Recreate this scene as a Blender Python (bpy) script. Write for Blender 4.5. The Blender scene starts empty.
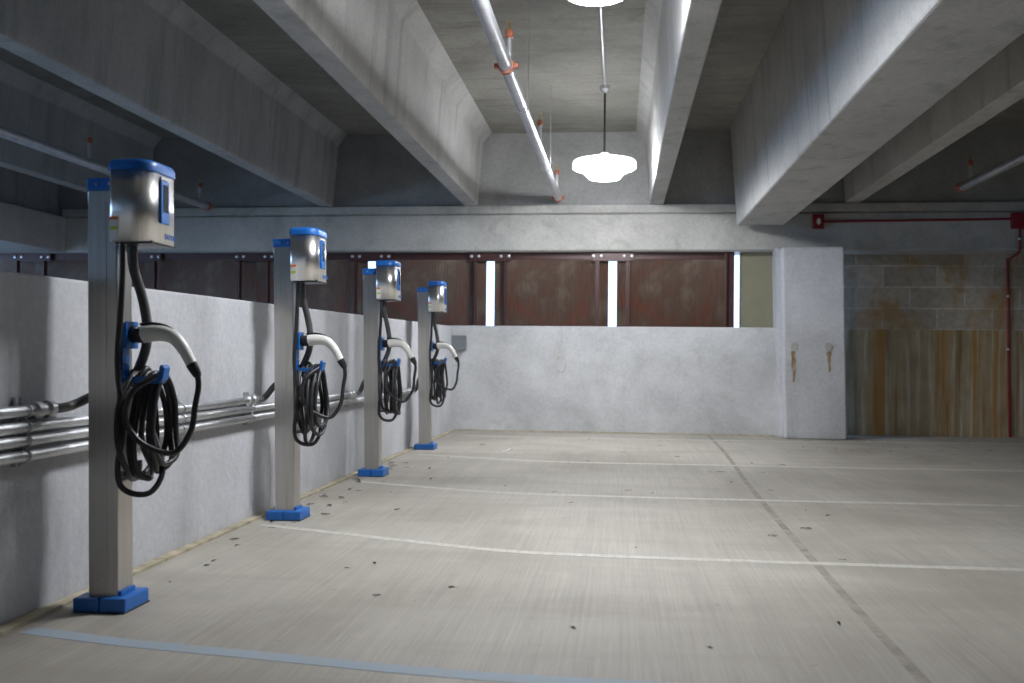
import bpy, bmesh, math, random
from mathutils import Vector, Matrix
random.seed(7)
PI = math.pi
S = bpy.context.scene
COL = S.collection

# ------------------------------------------------------------------ helpers
class MB:
    """collects shapes, builds ONE mesh object"""
    def __init__(s): s.bm = bmesh.new()
    def box(s, x0, x1, y0, y1, z0, z1, bev=0, seg=2):
        b = bmesh.new()
        v = [b.verts.new((x, y, z)) for x in (x0, x1) for y in (y0, y1) for z in (z0, z1)]
        for f in ((0,1,3,2),(4,6,7,5),(0,4,5,1),(2,3,7,6),(0,2,6,4),(1,5,7,3)):
            b.faces.new([v[i] for i in f])
        if bev:
            bmesh.ops.bevel(b, geom=list(b.edges), offset=bev, segments=seg, profile=.5, affect='EDGES')
        s.join(b); return s
    def join(s, b, M=None):
        mp = {}
        for v in b.verts: mp[v] = s.bm.verts.new(M @ v.co if M else v.co)
        for f in b.faces:
            try:
                n = s.bm.faces.new([mp[v] for v in f.verts]); n.smooth = f.smooth
            except ValueError: pass
        b.free()
    def prism(s, poly, axis, a, b, bev=0):
        """poly of 2D points extruded along axis ('x','y','z')"""
        t = bmesh.new()
        def P(p, q):
            if axis == 'y': return (p[0], q, p[1])
            if axis == 'x': return (q, p[0], p[1])
            return (p[0], p[1], q)
        A = [t.verts.new(P(p, a)) for p in poly]; B = [t.verts.new(P(p, b)) for p in poly]
        n = len(poly)
        t.faces.new(A); t.faces.new(B[::-1])
        for i in range(n): t.faces.new([A[i], B[i], B[(i+1) % n], A[(i+1) % n]])
        if bev: bmesh.ops.bevel(t, geom=list(t.edges), offset=bev, segments=2, profile=.5, affect='EDGES')
        s.join(t); return s
    def lathe(s, prof, c=(0,0,0), axis='z', n=32):
        rings = []
        for r, z in prof:
            ring = []
            for k in range(n):
                a = 2*PI*k/n
                p = (r*math.cos(a), r*math.sin(a), z)
                if axis == 'x': p = (p[2], p[0], p[1])
                if axis == 'y': p = (p[0], p[2], p[1])
                ring.append(s.bm.verts.new((p[0]+c[0], p[1]+c[1], p[2]+c[2])))
            rings.append(ring)
        for i in range(len(rings)-1):
            for k in range(n):
                f = s.bm.faces.new([rings[i][k], rings[i][(k+1) % n], rings[i+1][(k+1) % n], rings[i+1][k]]); f.smooth = True
        s.bm.faces.new(rings[0][::-1]); s.bm.faces.new(rings[-1])
        return s
    def tube(s, pts, r, n=12, smooth=6, flat=None):
        """swept tube; r a number or list per control point; catmull-rom smoothing"""
        pts = [Vector(p) for p in pts]
        rs = r if isinstance(r, (list, tuple)) else [r]*len(pts)
        P, R = [], []
        if smooth and len(pts) > 2:
            for i in range(len(pts)-1):
                p0 = pts[max(i-1, 0)]; p1 = pts[i]; p2 = pts[i+1]; p3 = pts[min(i+2, len(pts)-1)]
                for k in range(smooth):
                    t = k/smooth
                    P.append(.5*((2*p1)+(p2-p0)*t+(2*p0-5*p1+4*p2-p3)*t*t+(3*p1-p0-3*p2+p3)*t**3))
                    R.append(rs[i]*(1-t)+rs[i+1]*t)
            P.append(pts[-1]); R.append(rs[-1])
        else: P, R = pts, list(rs)
        T = []
        for i in range(len(P)):
            d = P[min(i+1, len(P)-1)]-P[max(i-1, 0)]
            T.append(d.normalized())
        u = T[0].orthogonal().normalized()
        rings = []
        for i in range(len(P)):
            u = (u - T[i]*u.dot(T[i]))
            if u.length < 1e-6: u = T[i].orthogonal()
            u.normalize(); w = T[i].cross(u)
            rings.append([s.bm.verts.new(P[i]+(u*math.cos(2*PI*k/n)+w*math.sin(2*PI*k/n))*R[i]) for k in range(n)])
        for i in range(len(rings)-1):
            for k in range(n):
                f = s.bm.faces.new([rings[i][k], rings[i][(k+1) % n], rings[i+1][(k+1) % n], rings[i+1][k]]); f.smooth = True
        s.bm.faces.new(rings[0][::-1]); s.bm.faces.new(rings[-1])
        return s
    def build(s, name, m, parent=None, label=None, kind=None, loc=None):
        bmesh.ops.recalc_face_normals(s.bm, faces=s.bm.faces)
        me = bpy.data.meshes.new(name); s.bm.to_mesh(me); s.bm.free()
        me.materials.append(m)
        if any(f.use_smooth for f in me.polygons): me.set_sharp_from_angle(angle=math.radians(38))
        o = bpy.data.objects.new(name, me); COL.objects.link(o)
        if parent: o.parent = parent
        if label: o['label'] = label
        if kind: o['kind'] = kind
        if loc: o.location = loc
        return o

def thing(name, label, cat, loc=(0,0,0), group=None):
    o = bpy.data.objects.new(name, None); COL.objects.link(o); o.empty_display_size = .1
    o.location = loc; o['label'] = label; o['category'] = cat
    if group: o['group'] = group
    return o
def tag(o, label, cat, group=None):
    o['label'] = label; o['category'] = cat
    if group: o['group'] = group
    return o

# ------------------------------------------------------------------ materials
def mat(name):
    m = bpy.data.materials.new(name); m.use_nodes = True
    nt = m.node_tree; b = nt.nodes['Principled BSDF']
    return m, nt, b
def N(nt, t, **k):
    n = nt.nodes.new(t)
    for a, v in k.items():
        if a.startswith('i_'):
            n.inputs[a[2:].replace('_', ' ')].default_value = v
        else: setattr(n, a, v)
    return n
def ramp(nt, src, stops):
    r = nt.nodes.new('ShaderNodeValToRGB'); e = r.color_ramp.elements
    while len(e) > 1: e.remove(e[0])
    e[0].position = stops[0][0]; e[0].color = stops[0][1]
    for p, c in stops[1:]:
        q = e.new(p); q.color = c
    nt.links.new(src, r.inputs[0]); return r.outputs[0]
def g(v): return (v, v, v, 1)
def coords(nt, scale=(1,1,1), loc=(0,0,0), kind='Object'):
    t = N(nt, 'ShaderNodeTexCoord'); m = N(nt, 'ShaderNodeMapping')
    m.inputs['Scale'].default_value = scale; m.inputs['Location'].default_value = loc
    nt.links.new(t.outputs[kind], m.inputs[0]); return m.outputs[0]
def noise(nt, vec, scale, detail=5, rough=.6, dist=0):
    n = N(nt, 'ShaderNodeTexNoise'); n.inputs['Scale'].default_value = scale
    n.inputs['Detail'].default_value = detail; n.inputs['Roughness'].default_value = rough
    n.inputs['Distortion'].default_value = dist
    nt.links.new(vec, n.inputs['Vector']); return n.outputs[0]
def mix(nt, fac, a, b, mode='MIX'):
    m = N(nt, 'ShaderNodeMix', data_type='RGBA', blend_type=mode)
    if isinstance(fac, (int, float)): m.inputs[0].default_value = fac
    else: nt.links.new(fac, m.inputs[0])
    for i, v in ((6, a), (7, b)):
        if isinstance(v, tuple): m.inputs[i].default_value = v
        else: nt.links.new(v, m.inputs[i])
    return m.outputs[2]
def bump(nt, b, h, strength=.2, dist=.02):
    u = N(nt, 'ShaderNodeBump'); u.inputs['Strength'].default_value = strength; u.inputs['Distance'].default_value = dist
    nt.links.new(h, u.inputs['Height']); nt.links.new(u.outputs[0], b.inputs['Normal'])
def mth(nt, op, a, b=0., clamp=False):
    n = N(nt, 'ShaderNodeMath', operation=op, use_clamp=clamp)
    for i, v in ((0, a), (1, b)):
        if isinstance(v, (int, float)): n.inputs[i].default_value = v
        else: nt.links.new(v, n.inputs[i])
    return n.outputs[0]

def concrete(name, col, var=.25, streak=None, stain=0, rough=.85, stain_col=(.12,.09,.06,1), pit=.4):
    """col base; large mottling, fine grain, optional stretched streaks"""
    m, nt, b = mat(name); v = coords(nt)
    big = noise(nt, v, 1.1, 6, .62, .4); fine = noise(nt, v, 26, 4, .7)
    c0 = tuple(x*(1-var) for x in col)+(1,); c1 = tuple(min(1, x*(1+var)) for x in col)+(1,)
    c = ramp(nt, big, [(.3, c0), (.7, c1)])
    c = mix(nt, .35, c, ramp(nt, fine, [(.3, g(.35)), (.7, g(.66))]), 'OVERLAY')
    if streak:
        sv = coords(nt, streak); st = noise(nt, sv, 1, 5, .65)
        c = mix(nt, ramp(nt, st, [(.52, g(0)), (.7, g(.55))]), c, tuple(x*.5 for x in col)+(1,))
    if stain:
        sn = noise(nt, coords(nt, (1,1,1), (3.3,1.7,5)), 2.3, 5, .7, .8)
        c = mix(nt, ramp(nt, sn, [(.56, g(0)), (.75, g(stain))]), c, stain_col)
    sp = noise(nt, v, 60, 2, .5)
    c = mix(nt, ramp(nt, sp, [(.7, g(0)), (.76, g(pit))]), c, tuple(x*.35 for x in col)+(1,))
    nt.links.new(c, b.inputs['Base Color']); b.inputs['Roughness'].default_value = rough
    bump(nt, b, fine, .25, .01)
    return m

def plain(name, col, rough=.5, metal=0, nz=.12, spec=.5, nscale=30, scale=(1,1,1)):
    m, nt, b = mat(name); v = coords(nt, scale); n = noise(nt, v, nscale, 3)
    c = ramp(nt, n, [(.3, tuple(x*(1-nz) for x in col)+(1,)), (.7, tuple(min(1, x*(1+nz)) for x in col)+(1,))])
    nt.links.new(c, b.inputs['Base Color']); b.inputs['Roughness'].default_value = rough
    b.inputs['Metallic'].default_value = metal; b.inputs['Specular IOR Level'].default_value = spec
    return m

M = {}
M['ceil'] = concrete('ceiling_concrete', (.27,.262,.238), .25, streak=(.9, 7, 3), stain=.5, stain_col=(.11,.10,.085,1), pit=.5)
M['beam'] = concrete('beam_concrete', (.44,.435,.425), .17, streak=(3.5, 3.5, .35), pit=.3)
M['wall'] = concrete('wall_concrete', (.525,.535,.565), .14, streak=(1.6, 1.6, .3), pit=.25)
M['far'] = concrete('parapet_concrete', (.51,.52,.535), .22, stain=.4, stain_col=(.27,.27,.265,1), pit=.15)
M['ledge'] = concrete('ledger_concrete', (.46,.455,.43), .18, streak=(1.2, 1.2, 1.2), stain=.45, stain_col=(.2,.185,.15,1), pit=.35)
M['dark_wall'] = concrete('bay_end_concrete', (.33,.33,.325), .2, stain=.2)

# floor: broom-finished beige concrete with tyre sheen and dirt
m, nt, b = mat('floor_concrete'); v = coords(nt)
c = ramp(nt, noise(nt, v, .55, 7, .6, .5), [(.3, (.28,.258,.222,1)), (.5, (.37,.346,.302,1)), (.72, (.46,.437,.388,1))])
br = noise(nt, coords(nt, (60, 1.0, 1)), 1, 6, .8)
c = mix(nt, .42, c, ramp(nt, br, [(.3, g(.33)), (.7, g(.68))]), 'OVERLAY')
br2 = noise(nt, coords(nt, (9, .25, 1), (4,2,0)), 1, 4, .7)
c = mix(nt, .18, c, ramp(nt, br2, [(.35, g(.36)), (.65, g(.62))]), 'OVERLAY')
xb = noise(nt, coords(nt, (.35, 3.0, 1)), 1, 4, .6)
c = mix(nt, ramp(nt, xb, [(.5, g(0)), (.72, g(.5))]), c, (.30,.275,.235,1))
sp = noise(nt, v, 15, 3, .6)
c = mix(nt, ramp(nt, sp, [(.68, g(0)), (.76, g(.55))]), c, (.16,.14,.11,1))
nt.links.new(c, b.inputs['Base Color']); b.inputs['Roughness'].default_value = .62
b.inputs['Specular IOR Level'].default_value = .35
bump(nt, b, br, .35, .006); M['floor'] = m

def paint(name, col, wear):
    m, nt, b = mat(name); v = coords(nt)
    w = noise(nt, v, 13, 5, .75); w2 = noise(nt, coords(nt, (30, 1.5, 1)), 1, 4, .7)
    f = ramp(nt, mth(nt, 'ADD', mth(nt, 'MULTIPLY', w, .5), mth(nt, 'MULTIPLY', w2, .5)), [(.36, g(wear)), (.6, g(0))])
    c = mix(nt, f, col, (.38,.358,.315,1))
    nt.links.new(c, b.inputs['Base Color']); b.inputs['Roughness'].default_value = .7
    return m
M['white_paint'] = paint('worn_white_paint', (.56,.55,.51,1), .9)
M['blue_paint'] = paint('faded_blue_paint', (.30,.38,.47,1), .5)
M['sealant'] = plain('tan_sealant', (.42,.37,.27), .8, nz=.3, nscale=9)
M['joint'] = plain('dark_joint_sealant', (.27,.25,.215), .8, nz=.3, nscale=8)

# stained wall (runs of rust and lime) and block wall
m, nt, b = mat('rust_stained_concrete'); v = coords(nt)
st = noise(nt, coords(nt, (5.5, 1, .22)), 1, 5, .68, .15)
st2 = noise(nt, coords(nt, (14, 1, .55), (7,0,1)), 1, 5, .7)
c = ramp(nt, noise(nt, v, 2.2, 5), [(.3, (.30,.235,.14,1)), (.7, (.43,.36,.25,1))])
c = mix(nt, ramp(nt, st2, [(.5, g(0)), (.66, g(.75))]), c, (.62,.60,.52,1))
c = mix(nt, ramp(nt, st, [(.5, g(0)), (.62, g(.85))]), c, (.38,.20,.04,1))
c = mix(nt, ramp(nt, noise(nt, coords(nt, (7, 1, .3), (1,0,3)), 1, 4), [(.56, g(0)), (.7, g(.7))]), c, (.16,.09,.035,1))
nt.links.new(c, b.inputs['Base Color']); b.inputs['Roughness'].default_value = .8; M['rust_wall'] = m

m, nt, b = mat('concrete_block')
t = N(nt, 'ShaderNodeTexCoord'); sx = N(nt, 'ShaderNodeSeparateXYZ'); cb = N(nt, 'ShaderNodeCombineXYZ')
nt.links.new(t.outputs['Object'], sx.inputs[0]); nt.links.new(sx.outputs[0], cb.inputs[0])
nt.links.new(mth(nt, 'SUBTRACT', sx.outputs[2], 1.52-.305*5), cb.inputs[1])
bk = N(nt, 'ShaderNodeTexBrick'); nt.links.new(cb.outputs[0], bk.inputs[0])
for k, val in (('Scale', 1), ('Mortar Size', .012), ('Brick Width', .75), ('Row Height', .305), ('Bias', 0), ('Mortar Smooth', .3)): bk.inputs[k].default_value = val
bk.inputs['Color1'].default_value = (.36,.325,.27,1); bk.inputs['Color2'].default_value = (.48,.44,.38,1); bk.inputs['Mortar'].default_value = (.55,.53,.47,1)
v = coords(nt)
c = mix(nt, .5, bk.outputs[0], ramp(nt, noise(nt, v, 14, 5, .7), [(.3, g(.3)), (.7, g(.68))]), 'OVERLAY')
c = mix(nt, ramp(nt, noise(nt, coords(nt, (1,1,.8), (2.2,0,.4)), 1.9, 5, .65, .4), [(.46, g(0)), (.62, g(.75))]), c, (.36,.21,.06,1))
nt.links.new(c, b.inputs['Base Color']); b.inputs['Roughness'].default_value = .85
bump(nt, b, bk.outputs[1], -.4, .01); M['block'] = m

# brushed stainless
def steel(name, col, rough, stretch, spread=.1):
    m, nt, b = mat(name); n = noise(nt, coords(nt, stretch), 1, 4, .6)
    nt.links.new(ramp(nt, n, [(.3, tuple(x*.9 for x in col)+(1,)), (.7, tuple(x*1.07 for x in col)+(1,))]), b.inputs['Base Color'])
    r = N(nt, 'ShaderNodeMapRange'); nt.links.new(n, r.inputs[0]); r.inputs[3].default_value = rough-spread; r.inputs[4].default_value = rough+spread
    nt.links.new(r.outputs[0], b.inputs['Roughness']); b.inputs['Metallic'].default_value = 1
    return m
M['steel'] = steel('brushed_steel', (.56,.54,.51), .34, (90, 90, 1.5), .05)
M['steel_box'] = steel('polished_steel', (.90,.88,.86), .30, (60, 60, .6), .04)
M['galv'] = steel('galvanised_steel', (.62,.63,.65), .45, (14, 14, 14))
M['blue'] = plain('blue_plastic', (.012,.14,.50), .38, nz=.05)
M['white_pl'] = plain('white_plastic', (.78,.77,.74), .35, nz=.03)
M['black_rub'] = plain('black_rubber', (.022,.022,.025), .42, nz=.2)
M['grey_rub'] = plain('grey_jacket', (.075,.077,.08), .5, nz=.15)
M['black_pl'] = plain('black_plastic', (.02,.02,.022), .35, nz=.1)
M['screen'] = plain('dark_display', (.03,.035,.04), .12, nz=.05)
M['sticker'] = plain('white_sticker', (.75,.75,.73), .5, nz=.03)
M['orange_st'] = plain('orange_sticker', (.75,.20,.03), .5, nz=.03)
M['lime_st'] = plain('lime_sticker', (.55,.65,.06), .5, nz=.03)
M['orange'] = plain('orange_coupling', (.42,.14,.08), .5, nz=.15)
M['brass'] = plain('brass', (.60,.43,.18), .35, 1, nz=.1)
M['pipe'] = plain('galvanised_pipe', (.58,.59,.62), .36, .75, nz=.12, nscale=9)
M['pipe_dark'] = plain('dark_steel_rod', (.05,.05,.055), .4, .5)
M['red'] = plain('red_enamel', (.22,.012,.022), .4, nz=.12)
M['grey_box'] = plain('grey_enamel', (.17,.19,.21), .45, nz=.08)
M['flex'] = plain('grey_flexible_conduit', (.13,.13,.13), .5, nz=.15)
M['brown_steel'] = plain('brown_painted_steel', (.065,.025,.024), .38, .1, nz=.2)
M['olive'] = plain('olive_panel', (.22,.21,.145), .6, nz=.08, nscale=3)
M['leaf'] = plain('dry_leaf', (.06,.04,.022), .8, nz=.5)
M['paper'] = plain('scrap_paper', (.75,.75,.72), .8)

# brown woven screen
m, nt, b = mat('rusty_mesh'); v = coords(nt)
wv = N(nt, 'ShaderNodeTexWave', wave_type='BANDS', bands_direction='X'); wv.inputs['Scale'].default_value = 14; wv.inputs['Distortion'].default_value = .6
nt.links.new(v, wv.inputs[0])
c = ramp(nt, noise(nt, v, 1.3, 5, .6, .3), [(.34, (.115,.034,.014,1)), (.5, (.085,.048,.030,1)), (.66, (.16,.125,.085,1))])
c = mix(nt, .6, c, ramp(nt, wv.outputs[1], [(0, g(.25)), (1, g(.62))]), 'OVERLAY')
c = mix(nt, .5, c, ramp(nt, noise(nt, coords(nt, (26, 1, 3)), 1, 4, .8), [(.3, g(.25)), (.7, g(.7))]), 'OVERLAY')
nt.links.new(c, b.inputs['Base Color']); b.inputs['Roughness'].default_value = .42; b.inputs['Metallic'].default_value = .35
bump(nt, b, wv.outputs[1], .5, .01); M['mesh'] = m

def glow(name, col, s):
    m, nt, b = mat(name); b.inputs['Base Color'].default_value = (.8,.8,.8,1)
    b.inputs['Emission Color'].default_value = col+(1,); b.inputs['Emission Strength'].default_value = s
    return m
M['lens'] = glow('lit_lens', (.95,.97,1), 62)
M['rim'] = glow('lit_refractor', (.95,.97,1), 125)
M['housing'] = glow('glowing_housing', (.95,.97,1), 4.5)

# ------------------------------------------------------------------ setting
def struct(name, mb, m, parent=None, label=None): return mb.build(name, m, parent, label, 'structure')

floor = struct('floor', MB().box(-14, 8, -7, 16, -.3, 0), M['floor'])

def ribbon(pts, w, z0=.0, z1=.0012):
    """flat strip with real thickness along a plan polyline"""
    P = []
    pts = [Vector((p[0], p[1])) for p in pts]
    for i in range(len(pts)-1):
        p0 = pts[max(i-1,0)]; p1 = pts[i]; p2 = pts[i+1]; p3 = pts[min(i+2, len(pts)-1)]
        for k in range(6):
            t = k/6; P.append(.5*((2*p1)+(p2-p0)*t+(2*p0-5*p1+4*p2-p3)*t*t+(3*p1-p0-3*p2+p3)*t**3))
    P.append(pts[-1])
    mb = MB(); bm = mb.bm; rows = []
    for i, p in enumerate(P):
        d = (P[min(i+1, len(P)-1)]-P[max(i-1, 0)]).normalized(); n = Vector((-d.y, d.x))*w/2
        rows.append([bm.verts.new((q.x, q.y, z)) for q, z in ((p-n, z0), (p+n, z0), (p+n, z1), (p-n, z1))])
    for a, c in zip(rows, rows[1:]):
        for k in range(4): bm.faces.new([a[k], a[(k+1) % 4], c[(k+1) % 4], c[k]])
    bm.faces.new(rows[0]); bm.faces.new(rows[-1][::-1])
    return mb
lines = [
 ('blue', [(-2.30,3.55),(-1.83,3.45),(-1.28,3.375),(-.68,3.29),(-.2,3.26),(1,3.25),(2.5,3.25)], .085, 'faded blue painted stall line across the near floor'),
 ('white', [(-2.26,5.92),(-1.8,5.76),(-1.28,5.575),(-.7,5.38),(-.2,5.32),(.97,5.305),(2.3,5.32),(4.5,5.36)], .075, 'worn white painted stall line from the second charger'),
 ('white', [(-2.2,8.05),(-1.6,7.83),(-.94,7.62),(0,7.575),(1.0,7.578),(3.04,7.64),(6.5,7.7)], .08, 'worn white painted stall line from the third charger'),
 ('white', [(-2.2,10.34),(-1.5,10.13),(-.7,9.94),(.3,9.93),(2,9.97),(4.0,10.05),(7.5,10.15)], .09, 'worn white painted stall line from the farthest charger'),
 ('white', [(-2.1,12.9),(-1.3,12.84),(0,12.84),(1.84,12.94),(5.0,13.25),(7.8,13.4)], .10, 'worn white painted line along the far wall')]
for kcol, pts, w, lab in lines:
    struct('parking_line', ribbon(pts, w), M['blue_paint' if kcol == 'blue' else 'white_paint'], floor, lab)
struct('control_joint', ribbon([(1.03,-2),(1.04,3.4),(1.05,5.2),(1.10,8.1),(1.2,11),(1.24,13.75)], .045, 0, .001), M['joint'], floor, 'dark sealed joint running along the floor')
struct('wall_sealant', ribbon([(-2.385,1),(-2.385,6),(-2.385,10),(-2.385,13.74)], .06, 0, .015), M['sealant'], floor, 'tan sealant strip along the foot of the left wall')
struct('wall_sealant', ribbon([(-2.33,13.775),(0,13.775),(2.16,13.775)], .05, 0, .015), M['sealant'], floor, 'tan sealant strip along the foot of the far wall')

# ceiling slab and double-tee stems
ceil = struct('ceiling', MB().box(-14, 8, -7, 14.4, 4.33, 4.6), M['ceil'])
ZT, ZB = 4.33, 3.265
def stem(xc, wl=.1, zb=ZB, top=.155, hn=.15, y1=13.79):
    p = [(xc-wl, zb), (xc+wl, zb), (xc+top, 4.17), (xc+top+hn, ZT+.01), (xc-top-hn, ZT+.01), (xc-top, 4.17)]
    return MB().prism(p, 'y', -6.9, y1, .012)
k = 1
for xc in (-12.6, -9.9, -7.2, -4.33, -2.17, .50, 3.2, 5.9):
    struct('ceiling_beam_%d' % k, stem(xc), M['beam']); k += 1
big = MB()
bmb = bmesh.new()
prof = [(1.6, 2.93), (2.24, 2.93), (2.32, ZT+.01), (1.50, ZT+.01)]
big.prism(prof, 'y', -6.9, 13.6, .02)
struct('ceiling_beam_%d' % k, big, M['beam'])

# ledger / spandrel along the far side
led = MB()
led.prism([(13.8, 2.62), (13.83, 2.60), (14.4, 2.60), (14.4, 3.27), (13.84, 3.27), (13.84, 3.15), (13.80, 3.12)], 'x', -8.5, 8)
struct('ledger_beam', led, M['ledge'])
led = MB().prism([(13.84, 3.15), (13.84, 3.268), (13.80, 3.268), (13.792, 3.26), (13.792, 3.158), (13.80, 3.15)], 'x', -8.5, 8)
struct('trim_1', led, M['ledge'])
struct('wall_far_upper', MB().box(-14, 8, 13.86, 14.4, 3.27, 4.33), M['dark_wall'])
# left girder running along the aisle, its lip
struct('girder_beam', MB().box(-9.9, -8.45, -6.9, 14.39, 2.60, 3.14, .02).box(-9.9, -8.6, -6.9, 14.38, 3.12, 4.33), M['beam'])

# left parapet: top climbs slightly towards the far end
bm = bmesh.new()
def quadbox(pts8, name, m, label=None):
    mb = MB(); v = [mb.bm.verts.new(p) for p in pts8]
    for f in ((0,1,2,3),(7,6,5,4),(0,4,5,1),(1,5,6,2),(2,6,7,3),(3,7,4,0)): mb.bm.faces.new([v[i] for i in f])
    bmesh.ops.bevel(mb.bm, geom=list(mb.bm.edges), offset=.012, segments=2, profile=.5, affect='EDGES')
    return struct(name, mb, m)
quadbox([(-2.60,-2,0),(-2.42,-2,0),(-2.42,13.8,0),(-2.60,13.8,0),(-2.60,-2,1.36),(-2.42,-2,1.36),(-2.42,13.8,1.51),(-2.60,13.8,1.51)], 'wall_left', M['wall'])
struct('wall_far', MB().box(-14, 2.20, 13.8, 14.0, 0, 1.52, .012), M['far'])
LEAN = .02
# column, leaning with the plumb of the picture
def lean(mb, k=LEAN):
    for v in mb.bm.verts: v.co.x -= k*v.co.z
    return mb
col = MB().box(2.235, 3.045, 13.36, 13.98, 0, 2.605, .02)
cl = struct('column', lean(col), M['wall'])
struct('trim_2', lean(MB().box(2.19, 2.243, 13.60, 13.99, 0, 2.62, .006)), M['wall'])
for x in (2.375, 2.825):
    struct('plug_cap', lean(MB().lathe([(.05,0),(.052,-.004),(.046,-.012)], (x, 13.36, 1.25), 'y', 24)), M['sealant'] if False else M['ledge'], cl, 'round grout plug on the column face')
# rust runs below the plugs are stains with a shape of their own
m, nt, b = mat('rust_run'); v = coords(nt)
c = ramp(nt, noise(nt, coords(nt, (40, 1, 9)), 1, 4, .7), [(.3, (.46,.44,.40,1)), (.45, (.33,.24,.13,1)), (.6, (.18,.10,.035,1))])
nt.links.new(c, b.inputs['Base Color']); b.inputs['Roughness'].default_value = .8; M['rust_run'] = m
for x, w, h in ((2.36, .034, .42), (2.83, .03, .28)):
    mb = MB(); poly = []
    R = random.Random(int(x*100))
    L = [(x+R.uniform(-.3,.3)*w-w*(1-.6*t), 1.19-h*t) for t in (0,.15,.3,.45,.6,.8,1)]
    Rr = [(x+R.uniform(-.3,.3)*w+w*(1-.6*t), 1.19-h*t) for t in (1,.8,.6,.45,.3,.15,0)]
    mb.prism(L+Rr, 'y', 13.3575, 13.361); struct('rust_stain', lean(mb), M['rust_run'], cl, 'brown rust run below the plug')

# ring-shaped stain left on the far parapet
mb = MB(); R = random.Random(4)
for k in range(26):
    a0, a1 = 2*PI*k/26, 2*PI*(k+1)/26
    if k in (5, 6, 19): continue
    w = .008+.007*R.random()
    P = [(-.845+rr*math.cos(a)*.8, .97+rr*math.sin(a)*1.25) for rr, a in ((.085, a0), (.085, a1), (.085+w, a1), (.085+w, a0))]
    mb.prism(P, 'y', 13.7975, 13.801)
struct('ring_stain', mb, M['sealant'], bpy.data.objects['wall_far'], 'tan ring-shaped stain')

# recessed wall at the right
struct('wall_right_bay', MB().box(2.9, 8, 14.3, 14.5, 0, 1.52), M['rust_wall'])
struct('block_wall', MB().box(2.9, 8, 14.31, 14.5, 1.52, 2.62), M['block'])
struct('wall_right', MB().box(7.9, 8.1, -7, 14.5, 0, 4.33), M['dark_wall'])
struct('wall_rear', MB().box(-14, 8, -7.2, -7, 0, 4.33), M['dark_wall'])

# ------------------------------------------------------------------ screens in the opening
YS = 13.96
gaps = [4, 126, 248, 370, 492, 614.5, 736]
def gx(i): return -3.69+(i-3)*1.787     # gap centres on the screen plane
names = ['farthest left', 'left, behind the nearest charger', 'left, behind the second charger', 'left, behind the third charger box',
         'middle, right of the farthest charger', 'right, beside the olive panel']
labs = ['rusty brown mesh screen panel at the far left end above the parapet',
        'rusty brown mesh screen panel seen between the first and second chargers',
        'rusty brown mesh screen panel seen between the second and third chargers',
        'rusty brown mesh screen panel behind the two farthest charger boxes',
        'rusty brown mesh screen panel between the two middle slits of daylight',
        'rusty brown mesh screen panel next to the olive panel']
for i in range(-1, 6):
    x0, x1 = gx(i), gx(i+1)
    g0 = .060 if i >= 3 else .0; g1 = .060 if i+1 >= 3 else .0
    p = MB().box(x0+g0, x1-g1, YS+.02, YS+.05, 1.42, 2.70)
    t = thing('mesh_screen', labs[i] if i >= 0 else 'rusty brown mesh screen panel at the picture left border, under the girder', 'metal screen', ((x0+x1)/2, YS, 1.5))
    o = p.build('mesh_sheet', M['mesh'], t); o.data.transform(Matrix.Translation((-(x0+x1)/2, -YS, -1.5)))
    for za, zb in ((2.50, 2.60), (1.44, 1.545)):
        o = MB().box(x0+g0+.004, x1-g1-.004, YS+.005, YS+.02, za, zb).build('frame_rail', M['brown_steel'], t); o.data.transform(Matrix.Translation((-(x0+x1)/2, -YS, -1.5)))
sl = ['brown steel bracket with bolts at the far left frame edge', 'brown steel bracket with bolts right behind the nearest charger post',
      'brown steel bracket with bolts left of the second charger', 'brown steel bracket with bolts over the slit behind the third charger',
      'brown steel bracket with bolts over the slit right of the farthest charger', 'brown steel bracket with four lit bolts over the middle slit']
for i in range(6):
    xc = gx(i)
    t = thing('screen_bracket', sl[i], 'steel bracket', (xc, YS-.06, 1.53), 'screen brackets')
    MB().box(-.31, .31, 0, .02, .935, 1.09, .004).build('top_plate', M['brown_steel'], t)
    for s in (-1, 1):
        u = MB().box(s*.222-.03, s*.222+.03, .0, .012, -.02, .95, .003).box(s*.222-.006, s*.222+.006, -.04, .0, -.02, .95, .002)
        u.build('upright', M['brown_steel'], t)
        for dx in (.165, .275):
            MB().lathe([(.022,0),(.022,-.012),(.012,-.016)], (s*dx, 0, 1.01), 'y', 12).build('bolt', M['galv'], t)
xr = gx(6)
t = thing('screen_post', 'slim brown steel upright left of the rightmost slit of daylight', 'steel post', (xr-.17, YS-.02, 1.52))
MB().box(-.02, .02, 0, .02, 0, 1.09, .003).box(-.006, .006, -.04, 0, 0, 1.09, .002).build('upright', M['brown_steel'], t)
MB().box(.03, .11, 0, .02, 0, 1.09, .003).build('side_plate', M['brown_steel'], t)
t = thing('infill_panel', 'flat olive panel filling the opening beside the column', 'panel', (1.97, 14.0, 1.4))
MB().box(-.27, .40, 0, .03, 0, 1.3, .003).build('panel_sheet', M['olive'], t)
MB().box(-.285, -.27, -.02, .03, 0, 1.3, .002).build('edge_trim', M['galv'], t)

# grey junction box in the far corner
t = thing('junction_box', 'small grey electrical box on the far wall beside the farthest charger', 'electrical box', (-2.33, 13.79, 1.27))
MB().box(-.115, .115, -.09, .0, -.10, .10, .01).build('enclosure', M['grey_box'], t)
MB().box(-.12, .12, -.105, -.09, -.105, .105, .004).build('cover', M['grey_box'], t)

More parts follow.
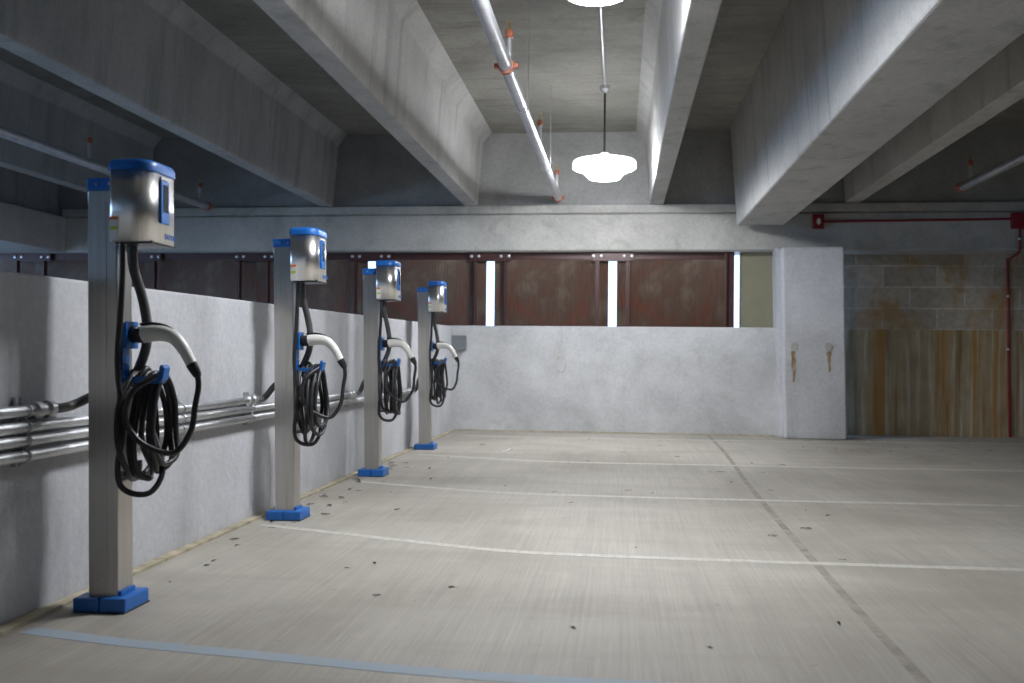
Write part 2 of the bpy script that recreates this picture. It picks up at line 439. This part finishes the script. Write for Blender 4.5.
# ------------------------------------------------------------------ charging stations
import copy
def coil(seed, flip=1):
    """continuous cord looped over the hook; loops stand in the y-z plane"""
    R = random.Random(seed); pts = []
    n = 6
    xs = [.082+.026*i for i in range(n)]
    for i in range(n):
        zt = 1.012+R.uniform(-.012, .012); zb = .56+R.uniform(-.03, .05)+(.0 if i else -.03)
        if i == 2: zb -= .05
        yw = .145+R.uniform(-.035, .05); yo = R.uniform(-.035, .03)
        for k in range(10):
            a = 2*PI*k/10
            z = (zt+zb)/2+(zt-zb)/2*math.cos(a)
            wv = .72+.28*(1-math.cos(a))/2*1.3
            y = .045+yo*(1-math.cos(a))/2+flip*yw*wv*math.sin(a)
            x = xs[i]+.022*k/10+R.uniform(-.005, .005)+.03*(1-math.cos(a))/2*(R.random()-.35)
            pts.append((x, y, z))
    return pts
def station(loc, label, seed, lz=0):
    t = thing('charging_station', label, 'car charger', loc, 'charging stations along the left wall')
    t.rotation_euler.y = -LEAN
    # local frame: post centre at origin, box and cords on the +x side
    b = MB().box(-.115, .0, -.105, .105, 0, .062, .008).box(.003, .118, -.105, .105, 0, .062, .008)
    b.box(.066, .078, -.06, .06, .062, .082, .003)
    b.build('base_shoe', M['blue'], t)
    MB().box(-.115, .118, -.11, .11, -.004, .004).build('base_plate', M['black_pl'], t)
    p = MB().box(-.0655, .0655, -.0635, .0635, .01, 1.785, .004)
    p.box(-.063, .018, -.0655, -.0635, .06, 1.735).box(.021, .063, -.0655, -.0635, .06, 1.735)
    po = p.build('post', M['steel'], t)
    for z in (.13, .38, .63, .88, 1.13, 1.38, 1.62):
        MB().lathe([(.0045,0),(.0045,-.003),(.002,-.004)], (.0, -.0655, z), 'y', 8).build('screw', M['galv'], po)
    c = MB().box(-.069, .069, -.069, .069, 1.784, 1.838, .005).build('post_cap', M['blue'], t)
    for x in (-.022, .035): MB().lathe([(.005,0),(.005,-.003),(.002,-.005)], (x, -.069, 1.811), 'y', 8).build('rivet', M['galv'], c)
    # charger box: rounded plan
    def plan(x0, x1, y0, y1, r):
        P = []
        for cx, cy, a0 in ((x1-r, y0+r, -PI/2), (x1-r*.6, y1-r*.6, 0)):
            rr = r if a0 < 0 else r*.6
            for k in range(9):
                a = a0+PI/2*k/8; P.append((cx+rr*math.cos(a), cy+rr*math.sin(a)))
        P += [(x0+.012, y1), (x0, y1-.012), (x0, y0+.02)]
        for k in range(5):
            a = PI+PI/2*k/4; P.append((x0+.02+.02*math.cos(a), y0+.02+.02*math.sin(a)))
        return P
    x0, x1, y0, y1, z0, z1 = .072, .246, -.145, .125, 1.556, 1.860
    box = MB().prism(plan(x0, x1, y0, y1, .075), 'z', z0, z1)
    bo = box.build('charger_box', M['steel_box'], t)
    for f in bo.data.polygons: f.use_smooth = abs(f.normal.z) < .5
    lid = bmesh.new(); pl = plan(x0-.003, x1+.005, y0-.005, y1+.005, .08)
    mb = MB(); rings = []
    for z, s in ((z1-.006, 1), (z1+.018, 1), (z1+.028, .975), (z1+.036, .93), (z1+.041, .85)):
        cx, cy = (x0+x1)/2, (y0+y1)/2
        rings.append([mb.bm.verts.new((cx+(p[0]-cx)*s, cy+(p[1]-cy)*s, z)) for p in pl])
    n = len(pl)
    for a, c in zip(rings, rings[1:]):
        for k in range(n):
            f = mb.bm.faces.new([a[k], a[(k+1)%n], c[(k+1)%n], c[k]]); f.smooth = True
    mb.bm.faces.new(rings[0]); mb.bm.faces.new(rings[-1])
    mb.build('lid', M['blue'], bo)
    # display on the +x face
    d = MB().box(x1-.001, x1+.010, -.045, .030, 1.640, 1.825, .004)
    dd = d.build('display_bezel', M['blue'], bo)
    MB().box(x1+.009, x1+.0115, -.027, .016, 1.69, 1.808, .001).build('display_screen', M['screen'], bo)
    MB().box(x1-.001, x1+.0105, -.043, .028, 1.827, 1.838, .001).build('display_label', M['sticker'], bo)
    # black lower edge and wedge under the face
    MB().prism([(y0+.04, z0+.003), (y1-.01, z0+.003), (y1-.01, z0-.006), (y0+.10, z0-.012), (y0+.04, z0-.008)], 'x', x0+.01, x1-.004).build('bottom_cover', M['black_pl'], bo)
    # warning label on the narrow front, near the post
    wl = MB().box(x0+.006, x0+.044, y0-.0015, y0+.004, 1.565, 1.655).build('warning_label', M['sticker'], bo)
    MB().box(x0+.006, x0+.044, y0-.0025, y0, 1.645, 1.658).build('label_band', M['orange_st'], wl, 'orange band')
    MB().box(x0+.010, x0+.042, y0-.0025, y0, 1.603, 1.618).build('label_band', M['lime_st'], wl, 'lime green band')
    # maker's name on the face
    cu = bpy.data.curves.new('t', 'FONT'); cu.body = 'EATON'; cu.size = .032; cu.extrude = .0008; cu.align_x = 'RIGHT'; cu.offset = .0003
    to = bpy.data.objects.new('t', cu); COL.objects.link(to); bpy.context.view_layer.update()
    me = bpy.data.meshes.new_from_object(to.evaluated_get(bpy.context.evaluated_depsgraph_get()))
    bpy.data.objects.remove(to)
    me.materials.clear(); me.materials.append(M['blue'])
    lo = bpy.data.objects.new('logo_lettering', me); COL.objects.link(lo); lo.parent = bo
    # text lies in XY; stand it up on the +x face, reading direction +y
    lo.matrix_local = Matrix(((0,0,1,x1+.0006),(1,0,0,.112),(0,1,0,1.578),(0,0,0,1)))
    # holster bracket
    xb = .0655
    h = MB().box(xb, xb+.006, -.03, .03, .93, 1.215, .002)
    h.box(xb+.006, xb+.03, -.045, .045, 1.115, 1.222, .006)
    h.box(xb+.03, xb+.034, -.052, .052, 1.108, 1.226, .002)
    ho = h.build('holster_bracket', M['blue'], t)
    MB().lathe([(.034,0),(.038,.006),(.038,.012),(.03,.013)], (xb+.034, 0, 1.17), 'x', 20).build('holster_socket', M['black_pl'], ho)
    MB().lathe([(.006,0),(.006,.004),(.003,.006)], (xb+.006, 0, 1.045), 'x', 10).build('screw', M['galv'], ho)
    # hook
    hk = MB().prism([(xb, .965), (xb+.165, .955), (xb+.183, .975), (xb+.193, 1.025), (xb+.183, 1.04), (xb+.170, 1.035), (xb+.163, .985), (xb, .99)], 'y', -.028, .028, .004)
    hk.build('cord_hook', M['blue'], t)
    MB().box(xb, xb+.018, -.012, .012, .56, .585, .003).tube([(xb+.018,0,.572),(xb+.05,0,.57),(xb+.066,0,.60),(xb+.066,0,.63)], .011, 10).build('lower_clip', M['flex'], t)
    # connector: black nose, white grip, black strain relief
    c0 = MB().lathe([(.024,0),(.032,.004),(.036,.02),(.037,.045),(.034,.05)], (.108, 0, 1.168), 'x', 20)
    cn = c0.build('connector_nose', M['black_pl'], t)
    grip = MB().tube([(.150,0,1.170),(.190,0,1.174),(.240,0,1.172),(.285,0,1.156),(.325,0,1.112),(.352,0,1.066),(.370,0,1.032)],
                     [.0375,.037,.034,.030,.0265,.0245,.023], 18)
    gp = grip.build('connector_grip', M['white_pl'], t)
    MB().tube([(.135,0,1.214),(.18,0,1.216),(.24,0,1.208),(.285,0,1.190)], [.006,.0075,.0065,.003], 10).build('release_latch', M['black_pl'], gp)
    MB().tube([(.366,0,1.040),(.378,0,1.018),(.390,0,.995),(.395,0,.984)], [.0255,.0235,.019,.014], 14).build('strain_relief', M['black_pl'], gp)
    # cords
    R = random.Random(seed+50)
    q = R.uniform(-.012, .012)
    cp = coil(seed)
    x_end = cp[-1][0]
    # the coil's outermost turn sweeps out to the connector
    swing = [(x_end+.0, -.05, .99), (x_end-.06, -.125, .93), (x_end-.088, -.14, .84), (x_end-.07, -.13, .765), (x_end-.01, -.11, .70+q),
             (.315+q, -.06, .668+q), (.374, -.03, .755), (.385, -.01, .86), (.396, 0, .94), (.392, 0, .995)]
    # feed from box down the post to the coil
    feed = [(.108, -.10, 1.56), (.106, -.095, 1.42), (.095, -.09, 1.25), (.080, -.086, 1.10), (.082, -.086, .98), (.10, -.085, .86), (.10, -.085, .74),
            (.078, -.085, .62), (.082, -.07, .53), (.13, -.04, .49), (.19, 0, .50), (.205, .06, .60), (.12, .10, .80), (.085, .05, .97)]
    MB().tube(feed+cp, .0125, 10, 5).build('charging_cord', M['black_rub'], t)
    MB().tube(swing, .0125, 10, 7).build('connector_cord', M['black_rub'], t)
    MB().tube([(.115, -.03, 1.556), (.118, -.02, 1.45), (.135, .02, 1.33), (.150, .03, 1.22), (.142, .04, 1.12), (.105, .05, 1.03), (.06, .05, .95)], .021, 14, 6).build('supply_conduit', M['grey_rub'], t)
    return t
SL = ['nearest charging station, tallest in view, stainless post on a blue foot beside the left wall',
      'second nearest charging station, stainless post with coiled black cord, beside the first white stall line',
      'third charging station from the camera, with a slit of daylight shining just above its post',
      'farthest and smallest charging station, next to the grey box on the far wall']
for i, (x, y) in enumerate(((-2.164, 3.925), (-2.183, 6.19), (-2.206, 8.50), (-2.23, 10.96))):
    station((x, y, 0), SL[i], 11+i*3).scale.z = (1, 1.008, 1.016, 1.018)[i]

# ------------------------------------------------------------------ conduits on the left wall
XW = -2.372
def conduit(z, y1, label, elbow, r=.0225, y0=-.5):
    t = thing('wall_conduit', label, 'conduit', (XW, y0, z), 'conduits along the left wall')
    MB().tube([(0,0,0), (0,y1-y0,0)], r, 14, 0).build('conduit_pipe', M['galv'], t)
    for y in [yy for yy in (2.0, 4.9, 7.3, 9.6) if yy < y1-.2]:
        MB().lathe([(r+.001,-.03),(r+.006,-.028),(r+.006,.028),(r+.001,.03)], (0, y-y0, 0), 'y', 16).build('coupling', M['galv'], t)
    # compression fitting and grey flexible tail up to the post
    MB().lathe([(r+.001,-.11),(r+.012,-.10),(r+.012,-.06),(r+.004,-.05),(r+.004,-.02),(r+.014,-.012),(r+.014,.02),(r+.003,.03)], (0, y1-y0, 0), 'y', 16).build('end_fitting', M['galv'], t)
    ex, ey, ez = elbow
    MB().tube([(0,y1-y0,0),(.003,y1-y0+.10,.0),(.02,y1-y0+.17,.012),((ex-XW)*.6,ey-y0-.04,ez-z-.02),(ex-XW,ey-y0,ez-z)], r*.93, 14, 6).build('flexible_tail', M['flex'], t)
conduit(.855, 3.77, 'topmost wall conduit at the left edge, ending before the nearest charger', (-2.21, 4.02, .93))
conduit(.79, 6.02, 'second wall conduit down at the left edge, ending before the second charger', (-2.25, 6.27, .90))
conduit(.735, 8.36, 'third wall conduit down at the left edge, ending before the third charger', (-2.27, 8.58, .86))
conduit(.675, 10.8, 'lowest wall conduit at the left edge, running on to the farthest charger', (-2.29, 11.03, .83))
ys = [3.62, 5.0, 6.0, 7.3, 8.3, 9.6]
for i, y in enumerate(ys):
    zt = .89 if y < 3.8 else .82 if y < 6.1 else .76
    where = ['before the nearest charger', 'just past the nearest charger', 'just before the second charger', 'past the second charger', 'just before the third charger', 'past the third charger'][i]
    t = thing('conduit_strap', 'galvanised channel with pipe clamps on the left wall '+where, 'pipe clamp', (-2.42, y, .63), 'conduit straps')
    mb = MB(); zt -= .63
    for dy in (-.018, .012): mb.box(-.004, .024, dy, dy+.006, 0, zt+.02)
    mb.box(-.004, .004, -.018, .018, 0, zt+.02)
    mb.build('channel', M['galv'], t)
    for z in (.675, .735, .79, .855):
        if z < zt+.63:
            zz = z-.63
            MB().tube([(.022,0,zz-.034),(.05,0,zz-.028),(.072,0,zz-.012),(.075,0,zz),(.072,0,zz+.012),(.05,0,zz+.028),(.022,0,zz+.034)], .0035, 8, 3).build('clamp', M['galv'], t)

# ------------------------------------------------------------------ lamps
def lamp(y, label, x=-.205):
    t = thing('pendant_light', label, 'ceiling light', (x, y, 3.215), 'round pendant lights')
    MB().lathe([(.165,0),(.18,.002),(.215,.04),(.25,.075),(.27,.105),(.27,.12)], (0,0,0), 'z', 48).build('lens', M['lens'], t)
    mb = MB(); mb.lathe([(.27,.112),(.355,.118),(.375,.13),(.372,.175)], (0,0,0), 'z', 48)
    mb.build('refractor_rim', M['rim'], t)
    MB().lathe([(.376,.172),(.374,.20),(.36,.215),(.27,.226),(.22,.25),(.10,.262),(.06,.275),(.045,.305),(.02,.315)], (0,0,0), 'z', 32).build('housing', M['housing'], t)
    MB().tube([(0,0,.31),(0,0,1.055)], .013, 10, 0).build('stem', M['pipe_dark'], t)
    MB().lathe([(.03,1.03),(.035,1.04),(.06,1.07),(.06,1.113)], (0,0,0), 'z', 20).build('canopy_box', M['galv'], t)
lamp(11.5, 'round lit pendant light near the far wall, seen whole with its black stem')
lamp(5.62, 'round lit pendant light cut by the top edge of the picture', -.155)
tag(MB().tube([(0,0,0),(0,17.4,0)], .014, 10, 0).build('ceiling_conduit', M['galv'], loc=(-.205, -6, 4.312)), 'thin galvanised conduit under the slab feeding the pendant lights', 'conduit')

# ------------------------------------------------------------------ sprinkler pipes
def sprinkler_pipe(x, z, y0, y1, r, label, risers, rings, rods=()):
    t = thing('sprinkler_pipe', label, 'sprinkler pipe', (x, y0, z))
    MB().tube([(0,0,0),(0,y1-y0,0)], r, 20, 0).build('pipe', M['pipe'], t)
    for y in rings:
        c = MB().lathe([(r+.001,-.03),(r+.012,-.028),(r+.014,0),(r+.012,.028),(r+.001,.03)], (0,y-y0,0), 'y', 20)
        c.box(r+.005, r+.045, y-y0-.022, y-y0+.022, -.02, .02, .006).box(-r-.045, -r-.005, y-y0-.022, y-y0+.022, -.02, .02, .006)
        c.build('coupling', M['orange'], t)
    for y in risers:
        h = MB().tube([(.02,y-y0,r*.6),(.02,y-y0,.25)], .02, 12, 0).build('riser', M['pipe'], t)
        MB().lathe([(.02,.225),(.033,.235),(.034,.275),(.028,.285),(.02,.29)], (.02,y-y0,0), 'z', 14).build('reducer', M['orange'], h)
        MB().lathe([(.014,.288),(.012,.31),(.006,.33),(.006,.355),(.02,.358),(.02,.361),(.004,.365)], (.02,y-y0,0), 'z', 12).build('sprinkler_head', M['brass'], h)
    for y in rods:
        MB().tube([(.055,y-y0,-.01),(.055,y-y0,ZT-z-.005)], .005, 8, 0).tube([(.055,y-y0,-.01),(.03,y-y0,-r-.006),(-.03,y-y0,-r-.006),(-.055,y-y0,0),(-.02,y-y0,r+.006),(.055,y-y0,.02)], .005, 8, 3).build('hanger_rod', M['galv'], t)
sprinkler_pipe(-.90, 3.35, -6, 13.7, .051, 'galvanised sprinkler pipe hung in the bright middle bay', (7.42, 10.3, 13.1), (7.40, 13.66), (8.6, 11.4))
sprinkler_pipe(-6.05, 3.24, -2, 13.5, .055, 'galvanised sprinkler pipe in the dark bay at the left', (10.3, 13.2), (13.47,), (6.5,))
sprinkler_pipe(4.32, 3.30, -2, 12.8, .055, 'galvanised sprinkler pipe in the dark bay at the upper right', (12.55,), (12.78,), (6.0,))

# ------------------------------------------------------------------ red fire alarm line
t = thing('alarm_conduit', 'dark red conduit with red boxes running along the ledger at upper right', 'alarm conduit', (2.73, 13.79, 3.0))
MB().box(-.075, .075, -.07, .0, -.10, .10, .01).build('alarm_box', M['red'], t)
MB().box(-.025, .025, -.078, -.068, -.03, .03, .003).box(-.01,.01,-.082,-.077,-.045,.045,.002).build('indicator', M['sticker'], t, 'small white indicator')
MB().box(2.56, 2.74, -.08, .0, -.11, .11, .012).build('alarm_box', M['red'], t)
MB().tube([(.07,-.035,0),(2.58,-.035,.025)], .017, 10, 0).build('horizontal_conduit', M['red'], t)
MB().tube([(2.67,-.035,-.08),(2.67,-.035,-.30),(2.67,-.033,-.405)], .018, 10, 4).build('short_drop', M['red'], t)
t2 = thing('drop_conduit', 'dark red vertical conduit bending back and running down the stained wall to the floor', 'alarm conduit', (5.4, 13.80, 3.0))
MB().tube([(0,-.031,-.41),(.005,.0,-.43),(.03,.25,-.46),(.04,.45,-.50),(.045,.478,-.60),(.06,.478,-1.8),(.08,.478,-2.99)], .018, 10, 4).build('conduit_pipe', M['red'], t2)
for z in (-.25, -1.75, -1.0):
    up = z > -.3
    MB().lathe([(.018,-.015),(.024,-.012),(.024,.012),(.018,.015)], (2.67 if up else .055, -.035 if up else .478, z), 'z', 12).build('coupling', M['galv'], t if up else t2)

# ------------------------------------------------------------------ leaves and scraps
def leaf_mesh(seed):
    R = random.Random(seed); mb = MB(); bm = mb.bm
    L, W = .035, .014; mid = []; le = []; ri = []
    top = []
    for k in range(6):
        t_ = k/5; w = W*math.sin(PI*min(.98, max(.04, t_)))**.7*(1+R.uniform(-.25,.25)); z = .002+.004*math.sin(PI*t_)*R.uniform(.5,1.2)
        for lst, yy, dz in ((le, w, R.uniform(.0,.004)), (mid, 0, 0), (ri, -w, R.uniform(.0,.004))):
            lst.append(bm.verts.new(((t_-.5)*2*L, yy, z+dz)))
    for a, c in ((le, mid), (mid, ri)):
        for k in range(5): bm.faces.new([a[k], a[k+1], c[k+1], c[k]])
    bmesh.ops.solidify(bm, geom=list(bm.faces), thickness=.0012)
    return mb
first = leaf_mesh(3).build('dry_leaf', M['leaf'])
leafs = [first]
meshes = [first.data]
for s in (5, 9):
    o = leaf_mesh(s).build('dry_leaf', M['leaf']); meshes.append(o.data); leafs.append(o)
R = random.Random(21); spots = []
for k in range(40): spots.append((-2.28+abs(R.gauss(0, .16)), R.uniform(4.2, 9.5), 'A'))
for k in range(34): spots.append((R.uniform(-1.9, 1.8), R.uniform(6.0, 12.9), 'B'))
for k in range(70): spots.append((2.2+4.2*R.random(), 12.6+R.gauss(0, .75), 'C'))
for k in range(9): spots.append((R.uniform(-1.4, 1.9), R.uniform(3.6, 5.8), 'D'))
LB = {'A': ('small dry brown leaf on the floor by the foot of the left wall', 'leaves along the left wall'),
      'B': ('small dry brown leaf on the open middle of the floor', 'leaves on the open floor'),
      'C': ('small dry brown leaf among the litter before the stained wall', 'leaves before the stained wall'),
      'D': ('small dry brown leaf on the near floor below the long white line', 'leaves on the near floor')}
for i, (x, y, kk) in enumerate(spots):
    y = min(y, 14.0 if x > 3.2 else 13.1)
    if i < 3: o = leafs[i]
    else:
        o = leafs[i % 3].copy(); COL.objects.link(o)
    o.location = (x, y, .002); s = R.uniform(.5, 1.1)*(1 if y > 6 else .6); o.scale = (s, s, s)
    o.rotation_euler = (0, 0, R.uniform(0, 6.28)); tag(o, LB[kk][0], 'leaf', LB[kk][1])
mb = MB().box(-.05,.03,-.03,.03,0,.004).prism([(0,.002),(.05,.03),(.07,.012)], 'y', -.02, .025)
o = tag(mb.build('paper_scrap', M['paper'], loc=(-1.28, 10.9, .002)), 'crumpled white paper scrap on the floor towards the far wall', 'litter'); o.rotation_euler.z = .5

# ------------------------------------------------------------------ daylight
w = bpy.data.worlds.new('World'); S.world = w; w.use_nodes = True
bg = w.node_tree.nodes['Background']; bg.inputs[0].default_value = (.42,.64,1,1); bg.inputs[1].default_value = 3.2

# ------------------------------------------------------------------ camera
cam = bpy.data.cameras.new('Camera'); co = bpy.data.objects.new('Camera', cam); COL.objects.link(co)
Rm = [[0.993681688472117, 0.008446294352012995, -0.1119167641907217],
      [0.11178218237524105, 0.01500779300408329, 0.9936193988910316],
      [0.01007202554756502, -0.9998517021343043, 0.013968823876885824]]
co.matrix_world = Matrix(((Rm[0][0], -Rm[0][1], -Rm[0][2], 0), (Rm[1][0], -Rm[1][1], -Rm[1][2], 0), (Rm[2][0], -Rm[2][1], -Rm[2][2], 1.1), (0,0,0,1)))
cam.lens = 960*36/1024; cam.sensor_width = 36; cam.clip_start = .05; cam.clip_end = 200
cam.dof.use_dof = True; cam.dof.focus_distance = 6.2; cam.dof.aperture_fstop = 2.4
S.camera = co
S.view_settings.view_transform = 'Standard'; S.view_settings.look = 'None'
S.view_settings.gamma = 1; S.view_settings.use_curve_mapping = False; S.view_settings.exposure = 0.12
